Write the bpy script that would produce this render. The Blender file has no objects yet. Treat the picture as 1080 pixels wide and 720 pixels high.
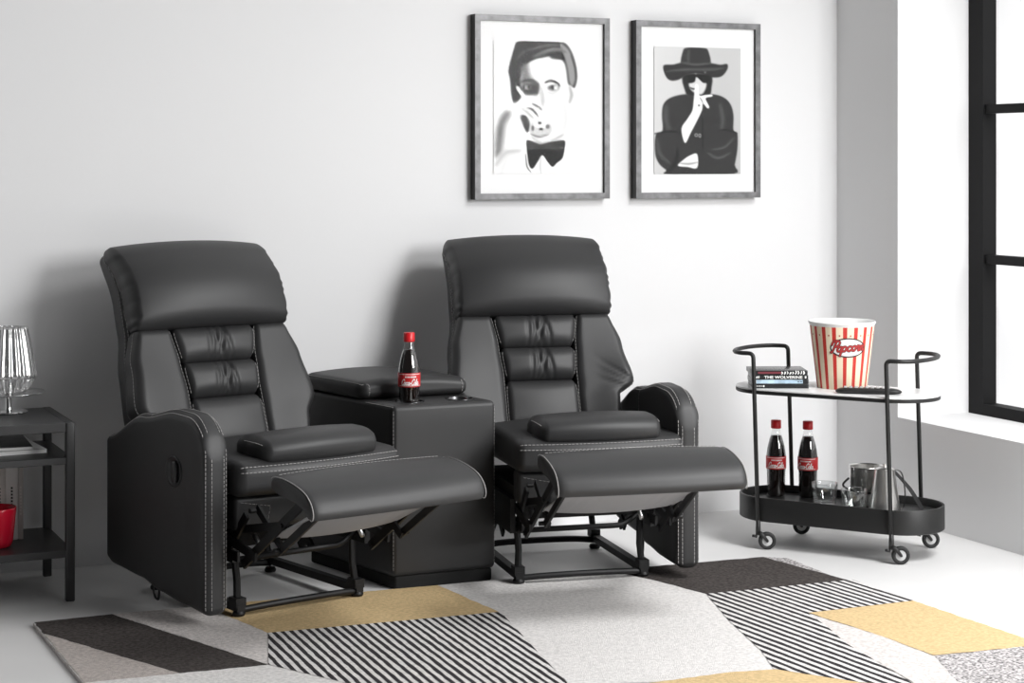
import bpy, bmesh, math, random
import numpy as np
from mathutils import Vector, Matrix
random.seed(7)
PI = math.pi
S = bpy.context.scene
COL = S.collection

# ------------------------------------------------------------------ camera maths
FPX, HOR, ZC, YAW = 2000.0, 170.0, 1.30, math.radians(24)
cA, sA = math.cos(YAW), math.sin(YAW)
def gp(px, py, z=0.0):
    """floor-plan point seen at photo pixel (px,py) for a point at height z"""
    w = FPX*(ZC-z)/(py-HOR); u = (px-540)*w/FPX
    return (cA*u+sA*w, -sA*u+cA*w)

cam = bpy.data.cameras.new('camera'); camo = bpy.data.objects.new('camera', cam); COL.objects.link(camo)
camo.location = (0, 0, ZC); camo.rotation_euler = (PI/2, 0, -YAW)
cam.sensor_width = 36; cam.lens = FPX/1080*36; cam.shift_y = -(360-HOR)/1080
cam.clip_start = .05; S.camera = camo

# ------------------------------------------------------------------ materials
def mat(name, col, rough=.5, metal=0.0, bump=None, var=None, spec=.5, coat=0.0):
    m = bpy.data.materials.new(name); m.use_nodes = True
    nt = m.node_tree; b = nt.nodes['Principled BSDF']
    b.inputs['Base Color'].default_value = (*col, 1)
    b.inputs['Roughness'].default_value = rough; b.inputs['Metallic'].default_value = metal
    b.inputs['Specular IOR Level'].default_value = spec
    if coat: b.inputs['Coat Weight'].default_value = coat
    tc = nt.nodes.new('ShaderNodeTexCoord')
    if var:                                   # (scale, amount) tonal mottling
        n = nt.nodes.new('ShaderNodeTexNoise'); n.inputs['Scale'].default_value = var[0]; n.inputs['Detail'].default_value = 5
        r = nt.nodes.new('ShaderNodeMixRGB'); r.blend_type = 'MIX'
        r.inputs[1].default_value = (*[c*(1-var[1]) for c in col], 1); r.inputs[2].default_value = (*[min(1, c*(1+var[1])) for c in col], 1)
        cr = nt.nodes.new('ShaderNodeValToRGB'); cr.color_ramp.elements[0].position = .35; cr.color_ramp.elements[1].position = .65
        nt.links.new(tc.outputs['Object'], n.inputs['Vector']); nt.links.new(n.outputs['Fac'], cr.inputs[0])
        nt.links.new(cr.outputs[0], r.inputs[0]); nt.links.new(r.outputs[0], b.inputs['Base Color'])
    if bump:                                  # (kind, scale, strength, distance)
        k, sc, st, di = bump
        n = nt.nodes.new('ShaderNodeTexVoronoi' if k == 'v' else 'ShaderNodeTexNoise'); n.inputs['Scale'].default_value = sc
        if k != 'v': n.inputs['Detail'].default_value = 6
        bp = nt.nodes.new('ShaderNodeBump'); bp.inputs['Strength'].default_value = st; bp.inputs['Distance'].default_value = di
        nt.links.new(tc.outputs['Object'], n.inputs['Vector'])
        nt.links.new(n.outputs[0], bp.inputs['Height']); nt.links.new(bp.outputs[0], b.inputs['Normal'])
    return m

def thin_glass(name, tint=(1,1,1), gloss=.06, edge=.5, rough=.02):
    m = bpy.data.materials.new(name); m.use_nodes = True; nt = m.node_tree; nt.nodes.clear()
    o = nt.nodes.new('ShaderNodeOutputMaterial'); mx = nt.nodes.new('ShaderNodeMixShader')
    t = nt.nodes.new('ShaderNodeBsdfTransparent'); t.inputs[0].default_value = (*tint, 1)
    g = nt.nodes.new('ShaderNodeBsdfGlossy'); g.inputs['Roughness'].default_value = rough; g.inputs[0].default_value = (.95,.95,.95,1)
    lw = nt.nodes.new('ShaderNodeLayerWeight'); lw.inputs[0].default_value = .25
    mr = nt.nodes.new('ShaderNodeMapRange'); mr.inputs['To Min'].default_value = gloss; mr.inputs['To Max'].default_value = edge
    nt.links.new(lw.outputs['Facing'], mr.inputs[0]); nt.links.new(mr.outputs[0], mx.inputs[0])
    nt.links.new(t.outputs[0], mx.inputs[1]); nt.links.new(g.outputs[0], mx.inputs[2]); nt.links.new(mx.outputs[0], o.inputs[0])
    return m

def attr_mat(name, rough=.6):
    m = bpy.data.materials.new(name); m.use_nodes = True; nt = m.node_tree; b = nt.nodes['Principled BSDF']
    a = nt.nodes.new('ShaderNodeVertexColor'); a.layer_name = 'ink'
    nt.links.new(a.outputs[0], b.inputs['Base Color']); b.inputs['Roughness'].default_value = rough
    b.inputs['Specular IOR Level'].default_value = .2
    return m

M = dict(
    wall=mat('wall_paint', (.80,.80,.805), .9, bump=('n', 90, .08, .002)),
    floor=mat('pale_floor', (.74,.735,.73), .55, var=(1.3,.05), bump=('n', 40, .05, .002)),
    leather=mat('black_leather', (.026,.026,.0268), .50, bump=('v', 520, .16, .0008), spec=.5),
    stitch=mat('pale_thread', (.40,.39,.385), .8),
    black=mat('black_steel', (.012,.012,.013), .42),
    mech=mat('mechanism_steel', (.007,.007,.0075), .5, spec=.35),
    zinc=mat('zinc_steel', (.6,.6,.6), .3, metal=1),
    felt=mat('grey_underlining', (.36,.36,.37), .95, bump=('n', 300, .3, .001)),
    dust=mat('black_lining', (.012,.012,.012), .9),
    frame=mat('stained_frame', (.17,.17,.175), .38, var=(30,.3)),
    frameside=mat('frame_side_black', (.01,.01,.01), .5),
    mount=mat('white_mount', (.87,.87,.87), .9),
    ink=attr_mat('printed_paper'),
    pane=thin_glass('window_glass', (1,1,1), .03, .3),
    glazing=thin_glass('picture_glass', (1,1,1), .0008, .03),
    winframe=mat('black_window_metal', (.005,.005,.0055), .6, spec=.2),
    glass=thin_glass('clear_glass', (.93,.94,.94), .09, .75),
    pet=thin_glass('bottle_plastic', (.98,.98,.98), .07, .5),
    lampglass=thin_glass('ribbed_glass', (.96,.96,.96), .30, .9, .16),
    cola=mat('cola', (.006,.003,.0025), .06, coat=.3),
    red=mat('red_plastic', (.62,.012,.018), .35),
    redlabel=mat('red_label', (.55,.018,.022), .4),
    white=mat('white_print', (.86,.86,.85), .6),
    darkmetal=mat('dark_chrome', (.16,.16,.165), .22, metal=1),
    chrome=mat('chrome', (.82,.82,.82), .08, metal=1),
    steel=mat('brushed_steel', (.85,.84,.82), .28, metal=1),
    top=mat('white_table_top', (.84,.84,.84), .35),
    cart=mat('black_powder_coat', (.014,.014,.014), .45, bump=('n', 600, .06, .0005)),
    tyre=mat('black_tyre', (.012,.012,.012), .55),
    hub=mat('grey_hub', (.55,.55,.55), .4),
    cream=mat('cream_card', (.86,.74,.55), .6),
    redcard=mat('red_card', (.56,.035,.025), .6),
    darkred=mat('dark_red_ink', (.42,.03,.03), .6),
    darkink=mat('dark_ink', (.035,.03,.028), .6),
    casebk=mat('black_case', (.017,.018,.02), .25),
    caseblue=mat('pale_blue_sleeve', (.42,.56,.68), .35, var=(25,.35)),
    casered=mat('maroon_ink', (.17,.02,.035), .4),
    remote=mat('black_remote', (.012,.012,.012), .4),
    button=mat('grey_button', (.45,.45,.45), .6),
    table=mat('charcoal_lacquer', (.035,.035,.036), .38),
    paper=mat('white_paper', (.8,.8,.79), .7),
    greycover=mat('grey_cover', (.08,.08,.082), .4, var=(18,.6)),
    book1=mat('taupe_cloth', (.62,.58,.55), .8), book2=mat('stone_cloth', (.76,.73,.71), .8), book3=mat('dark_taupe_cloth', (.48,.45,.43), .8),
    pot=mat('red_glaze', (.55,.008,.03), .22),
)
def rugmat(name, col, v=.16, sc=95):
    return mat(name, col, 1.0, bump=('n', 430, .7, .004), var=(sc, v), spec=.05)
RM = [rugmat('rug_white', (.72,.70,.685), .12), rugmat('rug_dark', (.070,.062,.059), .3), rugmat('rug_greige', (.47,.425,.40), .16),
      rugmat('rug_gold', (.64,.475,.26), .12), rugmat('rug_black_stripe', (.045,.042,.045), .3), rugmat('rug_tweed', (.42,.40,.40), .75, 130),
      rugmat('rug_pale', (.66,.62,.60), .16)]

# ------------------------------------------------------------------ object helpers
def link(name, bm, m, parent=None, smooth=True, loc=None, auto=None):
    me = bpy.data.meshes.new(name); bmesh.ops.recalc_face_normals(bm, faces=bm.faces[:]); bm.to_mesh(me); bm.free()
    for x in (m if isinstance(m, (list, tuple)) else [m]): me.materials.append(x)
    if smooth: me.polygons.foreach_set('use_smooth', [True]*len(me.polygons))
    if auto is not None: me.set_sharp_from_angle(angle=math.radians(auto))
    o = bpy.data.objects.new(name, me); COL.objects.link(o)
    if parent: o.parent = parent
    if loc: o.location = loc
    return o
def tag(o, label, cat, group=None):
    o['label'] = label; o['category'] = cat
    if group: o['group'] = group
    return o
def thing(name, label, cat, loc=(0,0,0), rotz=0, group=None):
    o = bpy.data.objects.new(name, None); COL.objects.link(o); o.empty_display_size = .1
    o.location = loc; o.rotation_euler = (0,0,rotz)
    return tag(o, label, cat, group)
def struct(o): o['kind'] = 'structure'; return o
def copy_tree(o, parent=None):
    c = o.copy(); COL.objects.link(c)
    if parent: c.parent = parent
    for ch in list(o.children): copy_tree(ch, c)
    return c

def box(bm, x0,x1,y0,y1,z0,z1, fn=None, bev=0):
    P = [Vector((x,y,z)) for z in (z0,z1) for y in (y0,y1) for x in (x0,x1)]
    vs = [bm.verts.new(fn(p) if fn else p) for p in P]
    fs = [bm.faces.new([vs[i] for i in f]) for f in ((0,2,3,1),(4,5,7,6),(0,1,5,4),(2,6,7,3),(0,4,6,2),(1,3,7,5))]
    if bev:
        es = list({e for f in fs for e in f.edges})
        bmesh.ops.bevel(bm, geom=es, offset=bev, segments=2, profile=.5, affect='EDGES')
def prism(bm, poly, z0, z1, fn=None):
    f = fn or (lambda p: p)
    a = [bm.verts.new(f(Vector((x,y,z0)))) for x,y in poly]; b = [bm.verts.new(f(Vector((x,y,z1)))) for x,y in poly]
    n = len(poly); bm.faces.new(a[::-1]); bm.faces.new(b)
    for i in range(n): bm.faces.new((a[i], a[(i+1)%n], b[(i+1)%n], b[i]))
def tube(bm, pts, r, n=10, closed=False, cap=True, mi=0):
    pts = [Vector(p) for p in pts]; L = len(pts); rings = []; prev = None
    for i, p in enumerate(pts):
        a = pts[(i-1) % L] if (closed or i > 0) else p; b = pts[(i+1) % L] if (closed or i < L-1) else p
        t = (b-a).normalized()
        if prev is None:
            ref = Vector((0,0,1)) if abs(t.z) < .9 else Vector((1,0,0)); nn = t.cross(ref).normalized()
        else: nn = (prev - t*prev.dot(t)).normalized()
        prev = nn; bb = t.cross(nn); rr = r[i] if isinstance(r, (list, tuple)) else r
        rings.append([bm.verts.new(p + (nn*math.cos(2*PI*k/n) + bb*math.sin(2*PI*k/n))*rr) for k in range(n)])
    for i in range(L if closed else L-1):
        A, B = rings[i], rings[(i+1) % L]
        for k in range(n):
            f = bm.faces.new((A[k], A[(k+1)%n], B[(k+1)%n], B[k])); f.material_index = mi
    if cap and not closed:
        bm.faces.new(rings[0][::-1]).material_index = mi; bm.faces.new(rings[-1]).material_index = mi
def fillet(pts, rad, n=6):
    pts = [Vector(p) for p in pts]; out = [pts[0]]
    for i in range(1, len(pts)-1):
        p = pts[i]; a = pts[i-1]-p; b = pts[i+1]-p; r = min(rad, a.length*.49, b.length*.49)
        A = p+a.normalized()*r; B = p+b.normalized()*r
        for k in range(n+1):
            t = k/n; out.append(A*(1-t)**2 + p*2*t*(1-t) + B*t*t)
    return out + [pts[-1]]
def catmull(pts, n=6, closed=False):
    P = [Vector(p) for p in pts]; out = []; L = len(P)
    for i in range(L if closed else L-1):
        p0 = P[(i-1)%L] if closed or i > 0 else P[0]; p1 = P[i]; p2 = P[(i+1)%L]; p3 = P[(i+2)%L] if closed or i+2 < L else P[-1]
        for k in range(n):
            t = k/n
            out.append(.5*((2*p1)+(p2-p0)*t+(2*p0-5*p1+4*p2-p3)*t*t+(3*p1-p0-3*p2+p3)*t**3))
    if not closed: out.append(P[-1])
    return out
def lathe(bm, prof, n=40, c=(0,0,0), close=False, rfn=None, mifn=None):
    rings = []
    for (r, z) in prof:
        rings.append([bm.verts.new((c[0]+(rfn(r,z,2*PI*k/n) if rfn else r)*math.cos(2*PI*k/n), c[1]+(rfn(r,z,2*PI*k/n) if rfn else r)*math.sin(2*PI*k/n), c[2]+z)) for k in range(n)] if r > 1e-6 else [bm.verts.new((c[0],c[1],c[2]+z))])
    m = len(rings)
    for i in range(m if close else m-1):
        A, B = rings[i], rings[(i+1)%m]
        for k in range(n):
            k2 = (k+1)%n
            vs = ([A[0]] if len(A)==1 else [A[k],A[k2]]) + ([B[0]] if len(B)==1 else [B[k2],B[k]])
            if len(vs) >= 3:
                f = bm.faces.new(vs)
                if mifn: f.material_index = mifn(i,k)

class RB:
    """rounded padded box: a subdivided cube, rounded with per-axis radii, then deformed"""
    def __init__(s, c, h, r, fn=None):
        s.c = Vector(c); s.h = h; s.r = r if isinstance(r, tuple) else (r,r,r); s.fn = fn or (lambda x,y,z: (x,y,z))
    def pt(s, p, off=0.0):
        q = [max(-(s.h[i]-s.r[i]), min(s.h[i]-s.r[i], p[i])) for i in range(3)]
        d = Vector([(p[i]-q[i])/s.r[i] for i in range(3)])
        if d.length > 1e-9: d.normalize()
        return Vector(s.fn(*[s.c[i]+q[i]+d[i]*(s.r[i]+off) for i in range(3)]))
    def coords(s, i, m, k):
        h, r = s.h[i], s.r[i]; c = [h-r+r*math.tan(PI/4*j/k) for j in range(k+1)]
        flat = [-(h-r)+2*(h-r)*j/m for j in range(1, m)]
        return [-x for x in c[::-1]] + flat + c
    def build(s, bm, m=(10,10,10), k=4):
        X = [s.coords(i, m[i], k) for i in range(3)]; V = {}
        def v(i,j,l):
            if (i,j,l) not in V: V[(i,j,l)] = bm.verts.new(s.pt((X[0][i],X[1][j],X[2][l])))
            return V[(i,j,l)]
        n = [len(x)-1 for x in X]
        for a in (0, n[0]):
            for j in range(n[1]):
                for l in range(n[2]): bm.faces.new((v(a,j,l),v(a,j+1,l),v(a,j+1,l+1),v(a,j,l+1)))
        for a in (0, n[1]):
            for i in range(n[0]):
                for l in range(n[2]): bm.faces.new((v(i,a,l),v(i+1,a,l),v(i+1,a,l+1),v(i,a,l+1)))
        for a in (0, n[2]):
            for i in range(n[0]):
                for j in range(n[1]): bm.faces.new((v(i,j,a),v(i+1,j,a),v(i+1,j+1,a),v(i,j+1,a)))
        return s
def resample(pts, step):
    pts = [Vector(p) for p in pts]; out = [pts[0]]; d = 0.0
    for a, b in zip(pts, pts[1:]):
        L = (b-a).length
        if L < 1e-9: continue
        t = step-d
        while t <= L: out.append(a+(b-a)*(t/L)); t += step
        d = (d+L) % step
    return out
def stitches(par, pts, r=.0013, dash=.010, gap=.0035):
    bm = bmesh.new(); r *= .78
    q = resample(pts, .0015); a = int(dash/.0015); g = max(1, int(gap/.0015)); i = 0
    while i + 2 < len(q):
        seg = q[i:i+a+1:2]
        if len(seg) > 1: tube(bm, seg, r, 5)
        i += a+g
    link('stitching', bm, M['stitch'], par)
def lerp(a,b,t): return a+(b-a)*t
def sm(a,b,x):
    t = max(0,min(1,(x-a)/(b-a))); return t*t*(3-2*t)
def pw(tab, x):
    """smooth table lookup"""
    if x <= tab[0][0]: return tab[0][1]
    for (a,va),(b,vb) in zip(tab, tab[1:]):
        if x <= b: return lerp(va, vb, sm(a,b,x))
    return tab[-1][1]

# ------------------------------------------------------------------ the room
WX, WY, CEIL = 4.085, 6.12, 3.3
WIN0, WIN1, SILL, HEAD, DEEP = .2, 5.727, .37, 2.95, .56
bm = bmesh.new(); box(bm, -2.6, WX+DEEP, WY, WY+.15, -.1, CEIL); struct(link('wall_back', bm, M['wall'], smooth=False))
bm = bmesh.new()
box(bm, WX, WX+DEEP, -1.2, WY, 0, SILL); box(bm, WX, WX+DEEP, WIN1, WY, SILL, CEIL)
box(bm, WX, WX+DEEP, -1.2, WIN0, SILL, CEIL); box(bm, WX, WX+DEEP, WIN0, WIN1, HEAD, CEIL)
struct(link('wall_right', bm, M['wall'], smooth=False))
bm = bmesh.new(); box(bm, -2.6, WX+DEEP, -1.6, WY, -.1, 0); struct(link('floor', bm, M['floor'], smooth=False))

win = bpy.data.objects.new('window_1', None); COL.objects.link(win); struct(win)
fx0, fx1 = 4.40, 4.46
bm = bmesh.new()
box(bm, fx0, fx1, WIN1-.085, WIN1, SILL, HEAD); box(bm, fx0, fx1, WIN0, WIN0+.085, SILL, HEAD)
box(bm, fx0, fx1, WIN0+.085, WIN1-.085, SILL, SILL+.042); box(bm, fx0, fx1, WIN0+.085, WIN1-.085, HEAD-.042, HEAD)
link('window_frame', bm, M['winframe'], win, smooth=False)
muls = [WIN0+(WIN1-WIN0)*k/4 for k in (1,2,3)]
for y in muls:
    bm = bmesh.new(); box(bm, fx0+.005, fx1-.005, y-.02, y+.02, SILL+.042, HEAD-.042); link('mullion', bm, M['winframe'], win, smooth=False)
ys = [WIN0+.085] + muls + [WIN1-.085]
for z in (.941, 1.491, 2.041, 2.591):
    bm = bmesh.new()
    for a, b in zip(ys, ys[1:]): box(bm, fx0+.008, fx1-.012, a+.019*(a!=ys[0]), b-.019*(b!=ys[-1]), z-.0165, z+.0165)
    link('glazing_bar', bm, M['winframe'], win, smooth=False)
bm = bmesh.new()
bm.faces.new([bm.verts.new(p) for p in ((4.435,WIN0+.05,SILL+.03),(4.435,WIN1-.05,SILL+.03),(4.435,WIN1-.05,HEAD-.03),(4.435,WIN0+.05,HEAD-.03))])
link('pane', bm, M['pane'], win, smooth=False)

# ------------------------------------------------------------------ recliners
ALPHA = math.radians(20); ca, sa = math.cos(ALPHA), math.sin(ALPHA); BY, BZ = .395, .39
def B(x, t, n): return (x-.014, BY + t*sa - n*ca, BZ + t*ca + n*sa)
XIN = [(0,.122),(.2,.120),(.30,.128),(.41,.143)]
XOUT = [(0,.258),(.10,.275),(.17,.308),(.30,.292),(.41,.264)]
XOUTN = [(0,.254),(.125,.264),(.165,.314),(.30,.295),(.41,.264)]
WSH = [(-.03,.255),(.15,.286),(.30,.280),(.42,.262),(.70,.258)]

def recliner(label, loc, rz, side, FX=0, FY=0):
    t = thing('recliner', label, 'recliner', loc, rz, None); SX = .012 if side < 0 else .034
    L = M['leather']
    # --- back shell
    def fsh(x,y,z): return B(x/.27*pw(WSH, y), y, z - .055*sm(.52,.72,y))
    bm = bmesh.new(); sh = RB((0,.33,-.05),(.27,.37,.045),(.03,.03,.03), fsh).build(bm, (8,24,4)); shell = link('back_shell', bm, L, t)
    for sd in (-1,1):
        for n_ in (.043, .026):
            stitches(shell, [sh.pt((sd*.27, y, n_), .0006) for y in np.linspace(-.28,.35,60)])
    # --- headrest
    def fh(x,y,z):
        xx = x*(1+.025*sm(.62,.72,y)+.015*sm(.46,.40,y)); e = 1-(x/.266)**2
        n_ = z + .018*e*sm(.40,.5,y)*sm(.72,.6,y)*(1 if z > .02 else 0) - .115*sm(.50,.76,y)**1.25
        rip = .0022*math.sin(y*190+2*math.sin(y*60))*sm(.20,.28,abs(x)) * (1 if z > -.02 else 0)
        if z > -.02: n_ -= (z+.02)*.20*(abs(x)/.27)**2.5
        return B(xx + rip*(1 if x > 0 else -1), y + .012*e*sm(.6,.7,y), n_)
    bm = bmesh.new(); hr = RB((.004,.553,.04),(.268,.148,.062),(.020,.05,.05), fh).build(bm, (20,18,5), 6); hd = link('headrest', bm, L, t)
    for sd in (-1,1): stitches(hd, [hr.pt((sd*.268, y, -.040), .0006) for y in np.linspace(-.13,.142,50)], .0011)
    # --- three lumbar rolls
    for i, (t0,t1,th,n0) in enumerate(((.296,.412,.036,.030),(.184,.298,.040,.034),(.02,.186,.036,.036))):
        tc, hh = (t0+t1)/2, (t1-t0)/2
        def fs(x,y,z, tc=tc, hh=hh, i=i):
            hw = pw(XIN, y) + .003; e = 1-min(1,abs((y-tc)/hh))**2; xn = x/.13
            cr = 0
            if i < 2 and z > .03:
                for c_, s_, a_ in ((-.05,.2,.010),(.10,.35,.012),(.26,-.3,.009),(-.22,.1,.006),(.0,-.5,.007)):
                    d = xn - c_ - s_*(y-tc)/.1*.6; cr -= a_*math.exp(-(d/.045)**2)*(.35+.65*e)
            return B(xn*hw, y, z + cr*.75 + .012*e*(1-xn**2)*(z > .03))
        bm = bmesh.new(); sg = RB((0,tc,n0),(.13,hh,th),(.022,min(.045,hh*.85),th*.9), fs).build(bm, (40,6,3), 5); so = link('lumbar_roll', bm, L, t)
        for sd in (-1,1): stitches(so, [sg.pt((sd*.128, y, th*.75), .0006) for y in np.linspace(-hh*.92,hh*.92,30)], .001)
    # --- bolsters
    for sd in (-1,1):
        xo = XOUTN if sd == side == 1 else XOUT
        def fb(x,y,z, sd=sd, xo=xo):
            a, b = pw(XIN, y), pw(xo, y); s_ = x/.08
            xx = (a+b)/2 + s_*(b-a)/2
            nz = z + (.030*sm(.42,.16,y)*(.4+.6*sm(-1,1,s_)))*(z > .02)
            if xo is XOUTN and z > .02:
                for q in (0,1,2): nz -= .010*math.exp(-(((y-.135-q*.012)+(1-s_)*(.035+.02*q)*-1)/.006)**2)*sm(-.5,1,s_)
                nz += .012*math.exp(-((y-.19)/.05)**2)*sm(-.3,.9,s_)
            return B(sd*xx, y, nz)
        bm = bmesh.new(); bo = RB((0,.20,.018),(.08,.215,.042),(.026,.03,.034), fb).build(bm, (14,44,4), 5); ob = link('back_bolster', bm, L, t)
        stitches(ob, [bo.pt((.078, y, .012), .0006) for y in np.linspace(-.05,.21,40)], .0011)
        stitches(ob, [bo.pt((-.078, y, .030), .0006) for y in np.linspace(-.19,.21,40)], .001)
    # --- seat
    def fq(x,y,z):
        e = max(0,1-(x/.288)**2)
        return (x*(.957 if side < 0 else .93)+SX, y - .03*e*sm(.1,-.12,y), z + (.016*e*sm(-.12,.02,y) if z > .42 else 0) + .012*sm(.28,.288,abs(x))*0)
    bm = bmesh.new(); st = RB((0,.105,.413),(.288,.215,.05),(.028,.05,.032), fq).build(bm, (20,14,4), 6); seat = link('seat', bm, L, t)
    for zz, oo in ((.040,.0008),(.022,.0008)):
        stitches(seat, [st.pt((x, -.215, zz), oo) for x in np.linspace(-.28,.28,90)], .0015)
    def fp(x,y,z):
        e = max(0,1-(x/.2)**2); return (SX+x*(1+.03*sm(0,.06,y+.02)), y - .022*e*sm(.02,-.1,y), z+.008*e*(z > .47))
    bm = bmesh.new(); pl = RB((0,-.025,.480),(.198,.088,.042),(.03,.07,.038), fp).build(bm, (16,8,3), 6); pil = link('seat_pad', bm, L, t)
    for sd in (-1,1): stitches(pil, [pl.pt((sd*.196, y, .030), .0008) for y in np.linspace(-.08,.03,20)], .0013)
    # --- front rail under the seat
    bm = bmesh.new(); fr = RB((0,-.03,.315),(.272,.035,.05),(.012,.02,.02), lambda x,y,z: (x*(.96 if side < 0 else .93)+SX,y-.012*(1-(x/.27)**2),z)).build(bm, (14,3,4), 4); rail = link('front_rail', bm, L, t)
    for sd in (-1,1):
        stitches(rail, [fr.pt((sd*x, -.035, lerp(.030,.012,(.25-x)/.1)), .0008) for x in np.linspace(.255,.16,16)] + [fr.pt((sd*lerp(.16,.17,k), -.035, lerp(.012,-.048,k)), .0008) for k in np.linspace(.05,1,12)], .001)
    # --- arm
    ZT = [(-.09,.0),(.02,.595),(.10,.597),(.30,.565),(.54,.480)]
    def ztop(y):
        if y < .03: return .595 - .125*(1-math.sqrt(max(0,1-((.03-y)/.122)**2)))
        return pw(ZT[1:], y)
    ZB = [(-.09,.045),(.08,.050),(.20,.060),(.32,.082),(.49,.092),(.54,.110)]
    def fa(x,y,z):
        k = (z+.26)/.52
        return (side*(.3135+x + .006*sm(.05,-.09,y)), y, lerp(pw(ZB,y), ztop(y), k))
    bm = bmesh.new(); ar = RB((0,.225,0),(.038,.315,.26),(.030,.022,.028), fa).build(bm, (4,34,14), 5); arm = link('armrest', bm, L, t)
    for e, q in ((.036,.26),(.017,.26),(-.038,.26),(-.023,.26)):
        f_ = 1 if abs(e) > .03 else 0
        top = [ar.pt((e, y, .254 if f_ else .26), .0006) for y in np.linspace(.300,-.287,80)]
        low = [ar.pt((e, -.309 if f_ else -.315, z), .0006) for z in np.linspace(.236,-.245,70)]
        stitches(arm, top+low, .0014)
    stitches(arm, [ar.pt((x, .035, .26), .0006) for x in np.linspace(-.034,.034,12)] + [ar.pt((-.038, .035, z), .0006) for z in np.linspace(.25,.0,20)], .0009)
    # release lever in an oval cup on the outer face
    def on(y, z, off): return Vector((side*(.3515+off), y, z))
    bm = bmesh.new()
    def oval(r1, r2, off): return [on(.10+r1*math.cos(a), .425+r2*math.sin(a), off) for a in np.linspace(0,2*PI,33)[:-1]]
    rr = [[bm.verts.new(p) for p in oval(a,b,o)] for a,b,o in ((.046,.044,-.001),(.046,.044,.003),(.041,.039,.0035),(.037,.035,.0010),(.001,.001,.0006))]
    for A_, B_ in zip(rr, rr[1:]):
        for k in range(32): bm.faces.new((A_[k],A_[(k+1)%32],B_[(k+1)%32],B_[k]))
    cup = link('lever_cup', bm, M['black'], t)
    bm = bmesh.new(); RB((side*.3565,.088,.424),(.006,.014,.030),(.004,.01,.012)).build(bm, (2,3,4), 3); link('release_lever', bm, M['black'], cup)
    # --- footrest
    PF = [(-.415,.462),(-.43,.472),(-.47,.474),(-.53,.466),(-.585,.450),(-.615,.428),(-.628,.402),(-.624,.384),(-.612,.384),(-.59,.402),(-.54,.418),(-.46,.428),(-.418,.440)]
    prof = catmull([(0,a+FY,b) for a,b in PF], 4, True); W = .278
    xs = [-W, -W+.002, -W+.008, -W+.018] + list(np.linspace(-W+.035, W-.035, 14)) + [W-.018, W-.008, W-.002, W]
    cy = Vector((FX,-.52+FY,.438)); bm = bmesh.new(); rings = []
    for x in xs:
        d = W-abs(x); k = 1 - .10*max(0, 1-d/.018)**2
        bl = .010*(1-(x/W)**2)
        rings.append([bm.verts.new(Vector((x,0,0)) + cy + (p-cy+Vector((FX,0,0)))*k + Vector((0,-bl*sm(-.55,-.63,p.y-FY),.006*(1-(x/W)**2)*sm(.43,.47,p.z)))) for p in prof])
    n = len(prof)
    for a, b in zip(rings, rings[1:]):
        for k in range(n): bm.faces.new((a[k],a[(k+1)%n],b[(k+1)%n],b[k]))
    bm.faces.new(rings[0]); bm.faces.new(rings[-1][::-1])
    fo = link('footrest', bm, L, t, auto=60)
    for sd in (-1,1):
        pp = [Vector((sd*(W-.0025),0,0)) + cy + (p-cy+Vector((FX,0,0)))*.985 for p in prof[2:34]]
        bm = bmesh.new(); tube(bm, pp, .0013, 5); link('piping', bm, M['stitch'], fo)
    stitches(fo, [Vector((x+FX,-.430+FY,.4745+.006*(1-(x/W)**2))) for x in np.linspace(-W+.02,W-.02,60)], .0011)
    bm = bmesh.new()
    a = [bm.verts.new((x+FX,-.575+FY,.404)) for x in np.linspace(-.205,.205,12)]; b = [bm.verts.new((x+FX*.5,-.235,.272-.012*(1-(x/.2)**2))) for x in np.linspace(-.205,.205,12)]
    for k in range(11): bm.faces.new((a[k],a[k+1],b[k+1],b[k]))
    a2 = [bm.verts.new(v.co+Vector((0,0,.004))) for v in a]; b2 = [bm.verts.new(v.co+Vector((0,0,.004))) for v in b]
    for k in range(11): bm.faces.new((a2[k],b2[k],b2[k+1],a2[k+1])); bm.faces.new((b[k],b[k+1],b2[k+1],b2[k])); bm.faces.new((a[k+1],a[k],a2[k],a2[k+1]))
    bm.faces.new((a[0],b[0],b2[0],a2[0])); bm.faces.new((b[-1],a[-1],a2[-1],b2[-1]))
    u = link('footrest_lining', bm, M['felt'], t, smooth=False); u['label'] = 'grey fabric lining hanging under the footrest'
    # --- steel frame and mechanism
    z0 = .0148; mt = M['mech']; bm = bmesh.new()
    tube(bm, catmull([(-.2,.0,z0+.014),(-.12,-.006,z0+.018),(0,-.01,z0+.02),(.12,-.006,z0+.018),(.2,.0,z0+.014)],4), .0095, 10)
    tube(bm, catmull([(-.2,.5,z0+.014),(-.1,.5,z0+.022),(.1,.5,z0+.022),(.2,.5,z0+.014)],4), .0105, 10)
    for sd in (-1,1):
        box(bm, sd*.2-.012, sd*.2+.012, -.015, .515, z0+.012, z0+.034)
        for y in (0,.5):
            lathe(bm, [(0,0),(.017,0),(.019,.006),(.015,.014),(.006,.016),(0,.016)], 14, (sd*.2,y,z0 if y == 0 else .001))
            tube(bm, [(sd*.2,y+.01,z0+.03),(sd*.195,y+.02,.11),(sd*.2,y+.03,.20)], .011, 8)
            box(bm, sd*.2-.016, sd*.2+.016, y-.014, y+.03, z0+.024, z0+.05)
    link('base_frame', bm, mt, t, auto=40)
    bm = bmesh.new(); box(bm, -.2, .2, .01, .022, .205, .30); box(bm, -.215, .25, .0, .40, .262, .31)
    link('dust_cover', bm, M['dust'], t, smooth=False)
    bm = bmesh.new(); tube(bm, fillet([(-.215,-.03,.18),(.12,-.03,.18),(.16,-.02,.20),(.2,0,.22)],.03), .0085, 10); link('cross_bar', bm, mt, t)
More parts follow.
